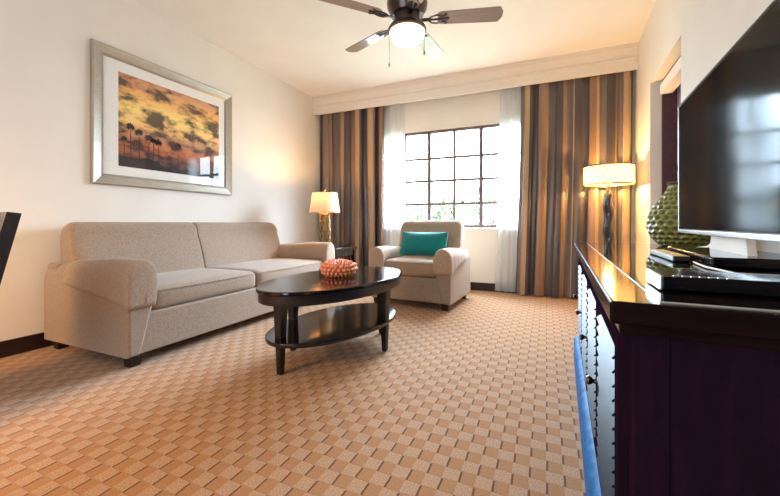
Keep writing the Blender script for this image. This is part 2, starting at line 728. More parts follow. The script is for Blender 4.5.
prism(bm, [(xr(OY0) + .19, OY0 + .03), (xr(OY0) + .205, OY0 + .03), (xr(OY1) + .205, OY1 - .03), (xr(OY1) + .19, OY1 - .03)], .5, OH - .03, 'z')
mesh_obj('blind', bm, M['blindcloth'], win2, smooth=False)
bm = B()
ya, yb = OY0 + .05, OY1 - .07
prism(bm, [(xr(ya) + .06, ya), (xr(ya) + .15, ya), (xr(yb) + .15, yb), (xr(yb) + .06, yb)], 1.985, OH - .045, 'z', .006, 2)
mesh_obj('headrail', bm, M['sill'], win2)

# back wall with the big window
WX0, WX1, WZ0, WZ1 = -2.16, -.06, .80, 2.11
bm = B()
box(bm, XL - .12, WX0, YB, YB + .16, 0, H)
box(bm, WX1, xr(YB) + TW, YB, YB + .16, 0, H)
box(bm, WX0, WX1, YB, YB + .16, 0, WZ0)
box(bm, WX0, WX1, YB, YB + .16, WZ1, H)
struct(mesh_obj('wall_back', bm, M['wall'], smooth=False))

win = thing('window_1', 'bronze framed grid window with pale trees beyond', 'window')
struct(win)
bm = B()
fy0, fy1 = YB + .02, YB + .07
box(bm, WX0, WX1, fy0, fy1, WZ1 - .035, WZ1)
box(bm, WX0, WX1, fy0, fy1, WZ0, WZ0 + .035)
box(bm, WX0, WX0 + .04, fy0, fy1, WZ0, WZ1)
box(bm, WX1 - .04, WX1, fy0, fy1, WZ0, WZ1)
mesh_obj('window_frame', bm, M['frame_dark'], win, smooth=False)
bm = B()
for i, x in enumerate((-1.805, -1.455, -1.11, -.763, -.415)):
    w = .024 if i in (0, 1, 3, 4) else .016
    box(bm, x - w, x + w, fy0 + (0 if w > .015 else .012), fy1 - .006, WZ0 + .03, WZ1 - .03)
for z in (1.117, 1.43, 1.735):
    box(bm, WX0 + .03, WX1 - .03, fy0 + .014, fy1 - .012, z - .016, z + .016)
mesh_obj('muntin_grid', bm, M['frame_dark'], win, smooth=False)
bm = B(); box(bm, WX0 + .03, WX1 - .03, fy0 + .026, fy0 + .030, WZ0 + .03, WZ1 - .03)
mesh_obj('pane', bm, M['glass'], win, smooth=False)
bm = B(); box(bm, -.80, -.775, fy0 - .025, fy0 + .005, 1.23, 1.33, .006)
box(bm, -.797, -.778, fy0 - .05, fy0 - .02, 1.24, 1.27, .005)
mesh_obj('latch', bm, M['frame_dark'], win)
bm = B(); box(bm, WX0 - .02, WX1 + .02, YB - .025, YB + .03, WZ0 - .03, WZ0, .006)
struct(mesh_obj('trim_1', bm, M['sill']), 'white sill under the grid window')

# rear wall (behind the camera)
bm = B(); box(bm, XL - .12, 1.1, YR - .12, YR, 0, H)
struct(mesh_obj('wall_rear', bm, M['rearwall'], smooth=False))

# baseboards
bm = B(); box(bm, XL, XL + .015, YR, YB, 0, .105, .003)
struct(mesh_obj('baseboard_left', bm, M['base_dark']))
bm = B(); box(bm, XL, xr(YB), YB - .015, YB, 0, .10, .003)
struct(mesh_obj('baseboard_back', bm, M['base_dark']))
bm = B(); prism(bm, [(xr(YR) - .015, YR), (xr(YR), YR), (xr(YB), YB), (xr(YB) - .015, YB)], 0, .10, 'z')
struct(mesh_obj('baseboard_right', bm, M['base_dark'], smooth=False))

# cornice: box valance with crown moulding at the ceiling
CY = 4.47
prof = [(CY, 2.472), (CY, 2.585), (CY - .012, 2.590), (CY - .012, 2.602), (CY - .006, 2.612), (CY - .012, 2.635), (CY - .020, 2.672), (CY - .030, 2.688),
        (CY - .034, 2.690), (CY - .034, 2.705), (CY - .042, 2.707), (CY - .042, H), (CY + .03, H), (CY + .03, 2.472)]
bm = B(); prism(bm, prof, XL, xr(CY) + .004, 'x')
struct(mesh_obj('trim_2', bm, M['trimwhite']), 'cream cornice with crown moulding above the curtains')

# ------------------------------------------------------------------ sofa and armchair
def arm_profile(w, zt, z0=.07, side=1, off=0.0, n=10):
    """cross-section (across, z): outer face at 0, widens upward, rolled top; side=+1 widens towards +x"""
    pts = [(-off, z0), (-off, zt - .13 + off)]
    # rolled top outer-to-inner
    cx, rz = w * .5, .13
    for i in range(1, n):
        a = PI - PI * i / n
        pts.append((cx + (w * .5 + off) * math.cos(a) * 1.0, zt - rz + (rz + off) * math.sin(a) ** .75))
    pts += [(w + off, zt - .13), (w * .98 + off, zt - .20), (w * .90 + off, .34), (w * .68 + off, .20), (w * .45 + off, z0)]
    return [(side * p, z) for p, z in pts]


def arm_drop(p):
    return .055 * max(0, (p.y - .22) / .7) * max(0, min(1, (p.z - .25) / .2))


def arm_mesh(bm, x_out, side, w, zt, y0, y1):
    pts = [(x_out + p, z) for p, z in arm_profile(w, zt, side=side)]
    prism(bm, pts, y0, y1, 'y', .018, 4)
    for v in bm.verts:
        v.co.z -= arm_drop(v.co)


def arm_cap_mesh(bm, x_out, side, w, zt, y0, y1, zf, zb, zin, pleats=0):
    """cloth slipped over the front of an arm: sloping hem on the outer side"""
    ny, nj = 22, 26
    pr = arm_profile(w, zt, side=side, off=.007, n=12)
    # dense outline, from outer bottom over the top to inner bottom
    dense = []
    for (a, b) in zip(pr, pr[1:]):
        k = max(1, int((Vector(a) - Vector(b)).length / .02))
        for i in range(k):
            dense.append(Vector(a).lerp(Vector(b), i / k))
    dense.append(Vector(pr[-1]))
    apex = max(range(len(dense)), key=lambda i: dense[i].y)

    def outline(hem_o, hem_i):
        L = [p for p in dense[:apex] if p.y > hem_o + .004]
        L = [Vector((-.007 * side, hem_o))] + L
        Rr = [p for p in dense[apex:] if p.y > hem_i + .004]
        last = dense[-1]
        for p, q in zip(dense[apex:], dense[apex + 1:]):
            if p.y > hem_i >= q.y:
                last = p.lerp(q, (p.y - hem_i) / (p.y - q.y + 1e-9))
                break
        P = L + Rr + [last]
        # resample
        acc = [0]
        for p, q in zip(P, P[1:]):
            acc.append(acc[-1] + (q - p).length)
        out = []
        for k in range(nj + 1):
            s = acc[-1] * k / nj
            for i in range(len(P) - 1):
                if acc[i + 1] >= s - 1e-9:
                    t = (s - acc[i]) / (acc[i + 1] - acc[i] + 1e-12)
                    out.append(P[i].lerp(P[i + 1], min(1, max(0, t))))
                    break
        return out

    rows = []
    for i in range(ny + 1):
        t = (i / ny) ** 1.6
        y = y0 - .007 + (y1 - y0 + .007) * t
        hem = zf + (zb - zf) * max(0, (y - y0) / (y1 - y0))
        hin = zf if y < .034 else max(zin, hem)
        ol = outline(hem, hin)
        row = []
        for k, p in enumerate(ol):
            low = max(0, 1 - k / (nj * .4))
            dx = 0
            if pleats:
                dx = -side * (.004 + .010 * low * (.5 + .5 * math.sin(t * pleats * 2 * PI)))
            inset = .012 * (1 - min(1, i / 2)) ** 2
            q = p.copy()
            nv = bm.verts.new((x_out + q.x + dx, y, q.y - inset * .6))
            nv.co.z -= arm_drop(nv.co)
            row.append(nv)
        rows.append(row)
    for a, b in zip(rows, rows[1:]):
        for k in range(nj):
            bm.faces.new((a[k], a[k + 1], b[k + 1], b[k]))
    # front face, closed down to the hem
    fl = rows[0]
    cc = Vector((x_out + side * w * .5, y0 - .013, (zt + zf) / 2))
    prev = fl
    for sc_, yy in ((.93, y0 - .012), (.6, y0 - .013), (.25, y0 - .013)):
        ring = [bm.verts.new((cc.x + (v.co.x - cc.x) * sc_, yy, cc.z + (v.co.z - cc.z) * (sc_ if v.co.z > zf + .02 else 1))) for v in fl]
        for k in range(nj):
            bm.faces.new((prev[k], prev[k + 1], ring[k + 1], ring[k]))
        prev = ring
    bm.faces.new(prev)


def back_cushion(bm, x0, x1, yf0, yf1, yb, z0, z1, rl, rr):
    """upholstered back: leaning front, big soft top roll, rounded outer ends"""
    prof = []
    n = 12
    prof.append((yf0, z0))
    for i in range(1, 8):
        t = i / 8
        prof.append((yf0 + (yf1 - yf0) * t - .018 * math.sin(t * PI), z0 + (z1 - .11 - z0) * t))
    th = yb - yf1
    for i in range(n + 1):
        a = PI - PI * i / n
        prof.append((yf1 + th / 2 + th / 2 * math.cos(a), z1 - .11 + .11 * math.sin(a) ** .8))
    prof.append((yb, z0))
    nx = 26
    cz, cyy = (z0 + z1) / 2, (yf0 + yb) / 2
    rings = []
    L = x1 - x0
    for i in range(nx + 1):
        t = .5 - .5 * math.cos(PI * i / nx)
        x = x0 + L * t
        e = 0
        dl, dr = (x - x0), (x1 - x)
        if dl < rl:
            e = max(e, 1 - math.sqrt(max(0, 1 - (1 - dl / rl) ** 2)))
        if dr < rr:
            e = max(e, 1 - math.sqrt(max(0, 1 - (1 - dr / rr) ** 2)))
        rad = rl if dl < dr else rr
        ring = []
        for (y, z) in prof:
            fy = (y - cyy)
            yy = cyy + fy * (1 - e * min(.9, rad * .9 / (abs(yb - yf0) / 2)))
            hz = max(0, (z - z0) / (z1 - z0))
            zz = z - e * rad * hz ** 2
            ring.append(bm.verts.new((x, yy, zz)))
        rings.append(ring)
    m = len(prof)
    for a, b in zip(rings, rings[1:]):
        for k in range(m):
            bm.faces.new((a[k], a[(k + 1) % m], b[(k + 1) % m], b[k]))
    bm.faces.new(rings[0])
    bm.faces.new(rings[-1])


def piping(bm, pts, r=.006):
    tube(bm, pts, r, 6)


def sofa_like(root, Wd, D, aw, za, zs, zb, splits, caps, seat_z0=.30, bev_end=.06):
    hw = Wd / 2
    f = M['sofa']
    bm = B(); box(bm, -hw + aw * .42, hw - aw * .42, .014, D - .02, .07, seat_z0 + .01, .012, 3)
    mesh_obj('base', bm, f, root)
    for s in (-1, 1):
        bm = B(); arm_mesh(bm, s * hw, -s, aw, za, 0, D - .01)
        mesh_obj('arm', bm, f, root)
    # seat cushions
    xs = [-hw + aw * .90] + list(splits) + [hw - aw * .90]
    for a, b in zip(xs, xs[1:]):
        bm = B(); rbox(bm, a + .003, b - .003, .026, D - .24, seat_z0 + .006, zs, .042, 16, .022, .012)
        o = mesh_obj('seat_cushion', bm, f, root)
        bm = B()
        zz = zs - .020
        piping(bm, [(a + .045, .029, zz), (a + .2 * (b - a), .020, zz), ((a + b) / 2, .017, zz), (b - .2 * (b - a), .020, zz), (b - .045, .029, zz)], .0045)
        mesh_obj('piping', bm, f, o)
    bx = [-hw + .075] + list(splits) + [hw - .065]
    for i, (a, b) in enumerate(zip(bx, bx[1:])):
        bm = B()
        back_cushion(bm, a + .002, b - .002, D - .32, D - .19, D, seat_z0, zb, .065 if i == 0 else .02, .065 if i == len(bx) - 2 else .02)
        mesh_obj('back_cushion', bm, f, root)
    bm = B(); box(bm, -hw + .02, hw - .02, D - .14, D - .005, .07, za - .05, .02, 3)
    mesh_obj('back_panel', bm, f, root)
    for s, pl in caps:
        bm = B(); arm_cap_mesh(bm, s * hw, -s, aw, za, 0, D * .72, .365, .50, zs + .004, pl)
        o = mesh_obj('arm_cover', bm, M['cap'], root, recalc=True)
        md = o.modifiers.new('thickness', 'SOLIDIFY')
        md.thickness = .003
        md.offset = 0
    for sx in (-1, 1):
        for y in (.065, D - .09):
            bm = B(); tapered_leg(bm, sx * (hw - .065), y, 0, .072, .03, .038)
            mesh_obj('foot', bm, M['foot'], root)


# sofa along the left wall: front faces +x
SY0, SY1, SXF = 1.30, 3.50, -2.22
sofa = thing('sofa', 'long beige woven two seat sofa against the left wall below the picture', 'sofa', (SXF, (SY0 + SY1) / 2, 0), R(90))
sofa_like(sofa, SY1 - SY0, .935, .160, .635, .452, .868, (-.055,), ((-1, 0), (1, 0)))

armchair = thing('armchair', 'beige woven armchair in front of the grid window', 'armchair', (-1.285, 3.405, 0), R(-3.2))
sofa_like(armchair, .89, .80, .165, .60, .475, .895, (), ((1, 5), (-1, 0)))

# throw pillow on the armchair
pl = None
bm = B()


def pil(P, abg):
    a, b, g = abg
    k = (1 - a * a * .0) 
    edge = max(abs(a), abs(g))
    f = (1 - max(abs(a), 0) ** 3.0) * (1 - abs(g) ** 3.0)
    P.y = .0 + (P.y) * (.18 + .82 * f)
    # corners pulled out a little
    P.x *= 1 - .03 * (1 - g * g)
    P.z = P.z * (1 - .05 * (1 - a * a))
    return P


rbox(bm, -.27, .27, -.075, .075, -.135, .135, .02, 18, fx=pil)
pillow = mesh_obj('throw_pillow', bm, M['teal'])
pillow.location = (-1.235, 3.765, .632)
pillow.rotation_euler = (R(-20), R(0), R(-3))
tag(pillow, 'teal rectangular throw pillow resting on the armchair', 'pillow')

# ------------------------------------------------------------------ coffee table
TC = (-1.28, 2.08)
tab = thing('coffee_table', 'oval espresso coffee table with a lower shelf on four tapered legs', 'table', (*TC, 0), R(-7.4))
TA, TB = .345, .615            # half width, half length


def oval(bm, a, b, prof, n=72):
    """prof: (inset, z)"""
    rings = []
    for ins, z in prof:
        rings.append([bm.verts.new(((a - ins) * math.cos(2 * PI * k / n), (b - ins) * math.sin(2 * PI * k / n), z)) for k in range(n)])
    for p, q in zip(rings, rings[1:]):
        for k in range(n):
            bm.faces.new((p[k], p[(k + 1) % n], q[(k + 1) % n], q[k]))
    bm.faces.new(rings[0])
    bm.faces.new(rings[-1])


bm = B(); oval(bm, TA, TB, [(.02, .474), (.004, .476), (0, .480), (0, .494), (.004, .499), (.012, .5)])
mesh_obj('tabletop', bm, M['table_wood'], tab)
bm = B(); oval(bm, TA - .012, TB - .012, [(.02, .420), (.002, .421), (0, .424), (0, .474), (.02, .476)])
mesh_obj('apron', bm, M['table_leg'], tab)
bm = B(); oval(bm, .312, .555, [(.01, .186), (.002, .188), (0, .192), (0, .206), (.003, .210), (.01, .211)])
mesh_obj('shelf', bm, M['table_wood'], tab)
for (lx, ly) in ((-.045, -.466), (.268, .155), (.045, .466), (-.268, -.155)):
    bm = B()
    tapered_leg(bm, lx, ly, 0, .424, .016, .031, 0, 0, .005)
    mesh_obj('leg', bm, M['table_leg'], tab)

# studded coral ornament
def hexrelief(u, v):
    """hexagonal cells: distance to the nearest cell centre (0 centre .. 1 border); u,v in cells"""
    best = 9
    for dv in (-1, 0, 1):
        r = math.floor(v) + dv
        off = .5 * (r % 2)
        c = math.floor(u - off)
        for du in (0, 1):
            d = math.hypot(u - (c + du + off), (v - r) * .9)
            best = min(best, d)
    return min(1, best / .58)


def relief_lathe(bm, prof, nu, nv_cells, cells, depth, raised, n_t=144, n_z=96):
    """prof: list of (r,z); displaced along the outline normal by a hexagonal relief"""
    acc = [0]
    for p, q in zip(prof, prof[1:]):
        acc.append(acc[-1] + math.hypot(q[0] - p[0], q[1] - p[1]))

    def at(s):
        s = s * acc[-1]
        for i in range(len(prof) - 1):
            if acc[i + 1] >= s - 1e-9:
                t = (s - acc[i]) / (acc[i + 1] - acc[i] + 1e-12)
                return (prof[i][0] + (prof[i + 1][0] - prof[i][0]) * t, prof[i][1] + (prof[i + 1][1] - prof[i][1]) * t)
        return prof[-1]

    lay = bm.verts.layers.float.new('relief')
    rings = []
    for j in range(n_z + 1):
        s = j / n_z
        r, z = at(s)
        r1, z1 = at(max(0, s - .01))
        r2, z2 = at(min(1, s + .01))
        t = Vector((r2 - r1, z2 - z1)).normalized()
        nr, nz = t.y, -t.x
        ring = []
        fade = min(1, s / .05, (1 - s) / .04)
        for k in range(n_t):
            h = hexrelief(k / n_t * cells, s * nv_cells)
            q = (1 - h ** 1.5) if raised else h ** 1.6
            d = depth * (q - .5) * max(0, fade)
            a = 2 * PI * k / n_t
            v = bm.verts.new(((r + nr * d) * math.cos(a), (r + nr * d) * math.sin(a), z + nz * d))
            v[lay] = q
            ring.append(v)
        rings.append(ring)
    for a, b in zip(rings, rings[1:]):
        for k in range(n_t):
            bm.faces.new((a[k], a[(k + 1) % n_t], b[(k + 1) % n_t], b[k]))
    bm.faces.new(rings[0])
    bm.faces.new(rings[-1])


def smoothprof(ctrl, n=60):
    out = []
    m = len(ctrl) - 1
    for i in range(n + 1):
        t = i / n * m
        k = min(m - 1, int(t))
        f = t - k
        P = [Vector(ctrl[max(0, min(m, k + d))]) for d in (-1, 0, 1, 2)]
        q = .5 * ((2 * P[1]) + (-P[0] + P[2]) * f + (2 * P[0] - 5 * P[1] + 4 * P[2] - P[3]) * f * f + (-P[0] + 3 * P[1] - 3 * P[2] + P[3]) * f ** 3)
        out.append((max(.001, q.x), q.y))
    return out


bm = B()
relief_lathe(bm, smoothprof([(.055, .004), (.095, .014), (.120, .045), (.115, .074), (.085, .094), (.045, .103), (.004, .106)]), 0, 8, 22, .019, True, 176, 80)
orn = mesh_obj('coral_ornament', bm, M['coral'])
orn.location = (-1.295, 2.10, .5)
tag(orn, 'round studded coral orange ceramic ornament on the coffee table', 'ornament')

# ------------------------------------------------------------------ end table and its lamp
et = thing('end_table', 'small dark wood end table between the sofa and the armchair', 'table', (-2.47, 3.84, 0), R(0))
bm = B(); box(bm, -.225, .225, -.25, .25, .525, .56, .006); mesh_obj('tabletop', bm, M['espresso'], et)
bm = B(); box(bm, -.205, .205, -.225, .225, .455, .525, .003); mesh_obj('apron', bm, M['espresso'], et)
bm = B(); box(bm, -.20, .20, -.22, .22, .16, .18, .004); mesh_obj('shelf', bm, M['espresso'], et)
for sx in (-1, 1):
    for sy in (-1, 1):
        bm = B(); tapered_leg(bm, sx * .195, sy * .215, 0, .525, .018, .024); mesh_obj('leg', bm, M['espresso'], et)

tl = thing('table_lamp', 'brass openwork table lamp with a peach shade on the end table', 'lamp', (-2.505, 3.74, .56))
bm = B(); lathe(bm, [(0, 0), (.072, 0), (.076, .006), (.076, .02), (.06, .026), (0, .026)], 32)
mesh_obj('base', bm, M['goldmetal'], tl)
bm = B()
for k in range(10):
    for sgn in (1, -1):
        pts = []
        for i in range(25):
            t = i / 24
            a = 2 * PI * k / 10 + sgn * t * 2.2
            rr = .058 + .006 * math.sin(t * PI)
            pts.append((rr * math.cos(a), rr * math.sin(a), .025 + .385 * t))
        tube(bm, pts, .0055, 5)
for z in (.03, .12, .215, .31, .405):
    lathe(bm, [(.060, z - .006), (.068, z), (.060, z + .006), (.054, z), (.060, z - .006)], 28, cap=False)
lathe(bm, [(.010, .02), (.010, .41)], 20)
mesh_obj('openwork_column', bm, M['goldmetal'], tl)
bm = B(); lathe(bm, [(0, .41), (.05, .41), (.03, .425), (.012, .43), (.012, .47), (.02, .475), (.02, .50), (0, .50)], 24)
mesh_obj('neck', bm, M['goldmetal'], tl)
bm = B(); lathe(bm, [(.002, .50), (.018, .51), (.03, .545), (.024, .575), (.002, .59)], 20)
mesh_obj('bulb', bm, M['bulb'], tl)
bm = B(); lathe(bm, [(.188, .430), (.152, .672)], 48, cap=False)
mesh_obj('lamp_shade', bm, M['shade_peach'], tl)
bm = B()
for r, z in ((.189, .431), (.153, .671)):
    lathe(bm, [(r - .003, z - .004), (r + .002, z - .004), (r + .002, z + .004), (r - .003, z + .004), (r - .003, z - .004)], 48, cap=False)
for k in range(3):
    a = 2 * PI * k / 3
    tube(bm, [(0, 0, .671), (.152 * math.cos(a), .152 * math.sin(a), .671)], .0025, 5)
tube(bm, [(0, 0, .49), (.03, 0, .55), (.03, 0, .63), (0, 0, .69)], .002, 5)
mesh_obj('shade_ring', bm, M['goldmetal'], tl)
bm = B(); lathe(bm, [(0, .672), (.008, .675), (.006, .685), (.014, .699), (.012, .715), (0, .725)], 16)
mesh_obj('finial', bm, M['goldmetal'], tl)
l = bpy.data.lights.new('table_lamp_light', 'POINT'); l.energy = 15; l.color = (1, .52, .16); l.shadow_soft_size = .03
lo = bpy.data.objects.new('table_lamp_light', l); lo.location = (0, 0, .62); lo.parent = tl; COL.objects.link(lo)

# ------------------------------------------------------------------ floor lamp beyond the console
fl = thing('floor_lamp', 'floor lamp with wide cream drum shade and twisted black stem', 'lamp', (.578, 4.20, 0))
bm = B(); lathe(bm, [(0, 0), (.145, 0), (.15, .008), (.15, .02), (.06, .035), (.03, .05), (0, .05)], 40)
mesh_obj('base', bm, M['stem'], fl)
bm = B()
n, nz = 28, 120
rings = []
for j in range(nz + 1):
    t = j / nz
    z = .04 + 1.15 * t
    ph = z * 2 * PI / .24
    ring = []
    for k in range(n):
        a = 2 * PI * k / n
        r = .043 + .005 * math.cos(2 * a - ph) + .006 * math.sin(ph)
        if t > .96:
            r *= 1 - (t - .96) / .04 * .7
        ring.append(bm.verts.new((r * math.cos(a) + .006 * math.cos(ph), r * math.sin(a) + .006 * math.sin(ph), z)))
    rings.append(ring)
for a, b in zip(rings, rings[1:]):
    for k in range(n):
        bm.faces.new((a[k], a[(k + 1) % n], b[(k + 1) % n], b[k]))
bm.faces.new(rings[0]); bm.faces.new(rings[-1])
mesh_obj('twisted_stem', bm, M['stem'], fl)
bm = B(); lathe(bm, [(0, 1.18), (.018, 1.18), (.018, 1.24), (.011, 1.245), (.011, 1.27), (0, 1.27)], 16)
mesh_obj('socket', bm, M['goldmetal'], fl)
bm = B(); lathe(bm, [(.002, 1.27), (.02, 1.28), (.032, 1.315), (.024, 1.345), (.002, 1.36)], 20)
mesh_obj('bulb', bm, M['bulb'], fl)
bm = B(); lathe(bm, [(.222, 1.246), (.222, 1.427)], 64, cap=False)
mesh_obj('lamp_shade', bm, M['shade_warm'], fl)
bm = B()
for z in (1.246, 1.427):
    lathe(bm, [(.219, z - .004), (.225, z - .004), (.225, z + .004), (.219, z + .004), (.219, z - .004)], 64, cap=False)
for k in range(3):
    a = 2 * PI * k / 3 + .3
    tube(bm, [(0, 0, 1.262), (.22 * math.cos(a), .22 * math.sin(a), 1.262)], .0025, 5)
mesh_obj('shade_band', bm, M['stem'], fl)
l = bpy.data.lights.new('floor_lamp_light', 'POINT'); l.energy = 52; l.color = (1, .56, .17); l.shadow_soft_size = .04
lo = bpy.data.objects.new('floor_lamp_light', l); lo.location = (0, 0, 1.29); lo.parent = fl; COL.objects.link(lo)

# ------------------------------------------------------------------ curtains
def curtain(name, label, cat, xa, xb, y, z0, z1, folds, amp, mat, fullness, flare=(0, 0), seed=0, phase=0, group=None, uoff=0, ny=40, pinch=.17):
    rnd = random.Random(seed)
    nx = folds * 14
    ws = [rnd.uniform(.7, 1.3) for _ in range(folds)]
    tot = sum(ws)
    am = [rnd.uniform(.7, 1.15) for _ in range(folds + 1)]
    bm = B()
    uvl = bm.loops.layers.uv.new('uv')
    cum = [0]
    for w in ws:
        cum.append(cum[-1] + w / tot)
    us = []
    grid = []
    for i in range(nx + 1):
        t = i / nx
        k = min(folds - 1, max(j for j in range(folds) if cum[j] <= t + 1e-9))
        f = (t - cum[k]) / (cum[k + 1] - cum[k])
        ph = 2 * PI * (k + f) + phase
        A = amp * (am[k] * (1 - f) + am[k + 1] * f)
        col = []
        for j in range(ny + 1):
            v = j / ny
            z = z0 + (z1 - z0) * v
            a0 = xa - flare[0] * (1 - v) ** 1.5
            a1 = xb + flare[1] * (1 - v) ** 1.5
            x = a0 + (a1 - a0) * t - pinch * (a1 - a0) / folds * math.sin(2 * ph) * min(1, 12 * t, 12 * (1 - t))
            amp_v = A * (.55 + .45 * (1 - v))
            wob = .006 * math.sin(5 * v + i * .15 + seed)
            yy = y + amp_v * math.sin(ph + .25 * math.sin(3 * v + k)) + wob
            col.append(bm.verts.new((x, yy, z)))
        grid.append(col)
        us.append(t * (xb - xa) * fullness + uoff)
    for i in range(nx):
        for j in range(ny):
            fc = bm.faces.new((grid[i][j], grid[i + 1][j], grid[i + 1][j + 1], grid[i][j + 1]))
            for lp, (u, v) in zip(fc.loops, ((us[i], j), (us[i + 1], j), (us[i + 1], j + 1), (us[i], j + 1))):
                lp[uvl].uv = (u, v / ny)
    o = mesh_obj(name, bm, mat)
    return tag(o, label, cat, group)


curtain('curtain', 'brown and bronze striped satin curtain behind the end table lamp', 'curtain', -3.13, -2.07, 4.545, .012, 2.52, 6, .058, M['curtain'], 2.4, (.0, .02), 3, 0, None, .05)
curtain('curtain', 'brown and bronze striped satin curtain behind the drum shade floor lamp', 'curtain', -.275, .855, 4.545, .012, 2.52, 7, .058, M['curtain'], 2.3, (.065, -.02), 11, 1.0, None, .31)
curtain('sheer_curtain', 'white sheer curtain left of the window grid', 'curtain', -2.14, -1.79, 4.626, .015, 2.53, 6, .014, M['sheer'], 2, (0, .03), 5, 0, 'white sheer curtains')
curtain('sheer_curtain', 'white sheer curtain at the right side of the window grid', 'curtain', -.525, -.23, 4.626, .015, 2.53, 5, .014, M['sheer'], 2, (.06, 0), 8, 0, 'white sheer curtains')

# ------------------------------------------------------------------ framed picture on the left wall
PY0, PY1, PZ0, PZ1 = 1.595, 2.92, 1.163, 2.262
pic = thing('framed_picture', 'framed sunset photograph with palm trees hanging above the sofa', 'picture', (XL, (PY0 + PY1) / 2, (PZ0 + PZ1) / 2))
hw, hh = (PY1 - PY0) / 2, (PZ1 - PZ0) / 2
bm = B()
fw = .085
prof = [(0, 0), (0, .030), (.008, .036), (.03, .030), (.066, .022), (.074, .024), (fw, .014), (fw, 0)]   # (inset, out of the wall)
rings = []
for ins, out in prof:
    rings.append([bm.verts.new((out, sy * (hw - ins), sz * (hh - ins))) for sy, sz in ((-1, -1), (1, -1), (1, 1), (-1, 1))])
for a, b in zip(rings, rings[1:]):
    for k in range(4):
        bm.faces.new((a[k], a[(k + 1) % 4], b[(k + 1) % 4], b[k]))
mesh_obj('frame', bm, M['silverframe'], pic, smooth=False)
bm = B(); box(bm, .002, .008, -hw + .02, hw - .02, -hh + .02, hh - .02)
mesh_obj('mat_board', bm, M['mat'], pic, smooth=False)
# the print: sky and palms
iy0, iy1, iz0, iz1 = 1.79 - (PY0 + PY1) / 2, 2.765 - (PY0 + PY1) / 2, 1.325 - (PZ0 + PZ1) / 2, 2.092 - (PZ0 + PZ1) / 2
bm = B()
uvl = bm.loops.layers.uv.new('uv')
q = [bm.verts.new((.0088, y, z)) for y, z in ((iy0, iz0), (iy1, iz0), (iy1, iz1), (iy0, iz1))]
f = bm.faces.new(q)
for lp, uv in zip(f.loops, ((0, 0), (1, 0), (1, 1), (0, 1))):
    lp[uvl].uv = uv
rnd = random.Random(4)
PW, PH = iy1 - iy0, iz1 - iz0


def poly(pts, x=.0094):
    vs = [bm.verts.new((x, y, z)) for y, z in pts]
    try:
        bm.faces.new(vs).material_index = 1
    except ValueError:
        pass


for (py, ph, cs) in ((.10, .44, .085), (.17, .40, .075), (.245, .36, .085), (.285, .34, .06), (.345, .33, .075), (.53, .34, .08), (.05, .30, .05)):
    y0 = iy0 + py * PW
    zt = iz0 + ph * PH
    lean = rnd.uniform(-.01, .01)
    poly([(y0 - .004, iz0), (y0 + .004, iz0), (y0 + lean + .003, zt), (y0 + lean - .003, zt)])
    for k in range(11):
        a = PI * (-.3 + 1.6 * k / 10)
        L = cs * .62 * rnd.uniform(.75, 1.05)
        c0 = Vector((y0 + lean, zt))
        p1 = c0 + Vector((math.cos(a), math.sin(a) * .9)) * L * .55
        p2 = c0 + Vector((math.cos(a) * 1.0, math.sin(a) * .9 - .18)) * L
        nrm = Vector((-math.sin(a), math.cos(a))) * .007
        poly([tuple(c0), tuple(p1 - nrm), tuple(p2), tuple(p1 + nrm)])
pts = [(iy0, iz0), (iy1, iz0)]
for i in range(24, -1, -1):
    pts.append((iy0 + PW * i / 24, iz0 + PH * (.045 + .03 * rnd.random() + (.06 if i < 9 else 0))))
poly(pts, .0092)
mesh_obj('print', bm, [M['sunset'], M['palm']], pic, smooth=False, recalc=False)
bm = B(); box(bm, .0118, .0136, -hw + fw - .004, hw - fw + .004, -hh + fw - .004, hh - fw + .004)
mesh_obj('glass', bm, M['glass'], pic, smooth=False)

# ------------------------------------------------------------------ ceiling fan
FC = (-.906, 2.39)
fan = thing('ceiling_fan', 'dark bronze ceiling fan with walnut blades and a lit bowl', 'fan', (*FC, 0))
bm = B(); lathe(bm, [(0, H), (.075, H), (.07, H - .03), (.035, H - .06), (0, H - .06)], 32); mesh_obj('canopy', bm, M['bronze'], fan)
bm = B(); lathe(bm, [(.013, H - .06), (.013, 2.50)], 14); mesh_obj('downrod', bm, M['bronze'], fan)
bm = B(); lathe(bm, [(0, 2.52), (.03, 2.52), (.05, 2.50), (.115, 2.48), (.14, 2.455), (.145, 2.42), (.14, 2.385), (.125, 2.36), (.115, 2.335), (0, 2.33)], 40)
mesh_obj('motor_housing', bm, M['bronze'], fan)
bm = B(); lathe(bm, [(0, 2.335), (.09, 2.335), (.095, 2.30), (.085, 2.275), (.10, 2.265), (.125, 2.255), (.137, 2.235), (.137, 2.222), (.125, 2.218), (0, 2.225)], 44)
mesh_obj('light_fitter', bm, M['bronze'], fan)
bm = B(); lathe(bm, [(.124, 2.222), (.126, 2.205), (.118, 2.178), (.098, 2.152), (.06, 2.133), (.02, 2.127), (0, 2.126)], 44, cap=False)
mesh_obj('light_bowl', bm, M['bowl'], fan)
BZ = 2.305
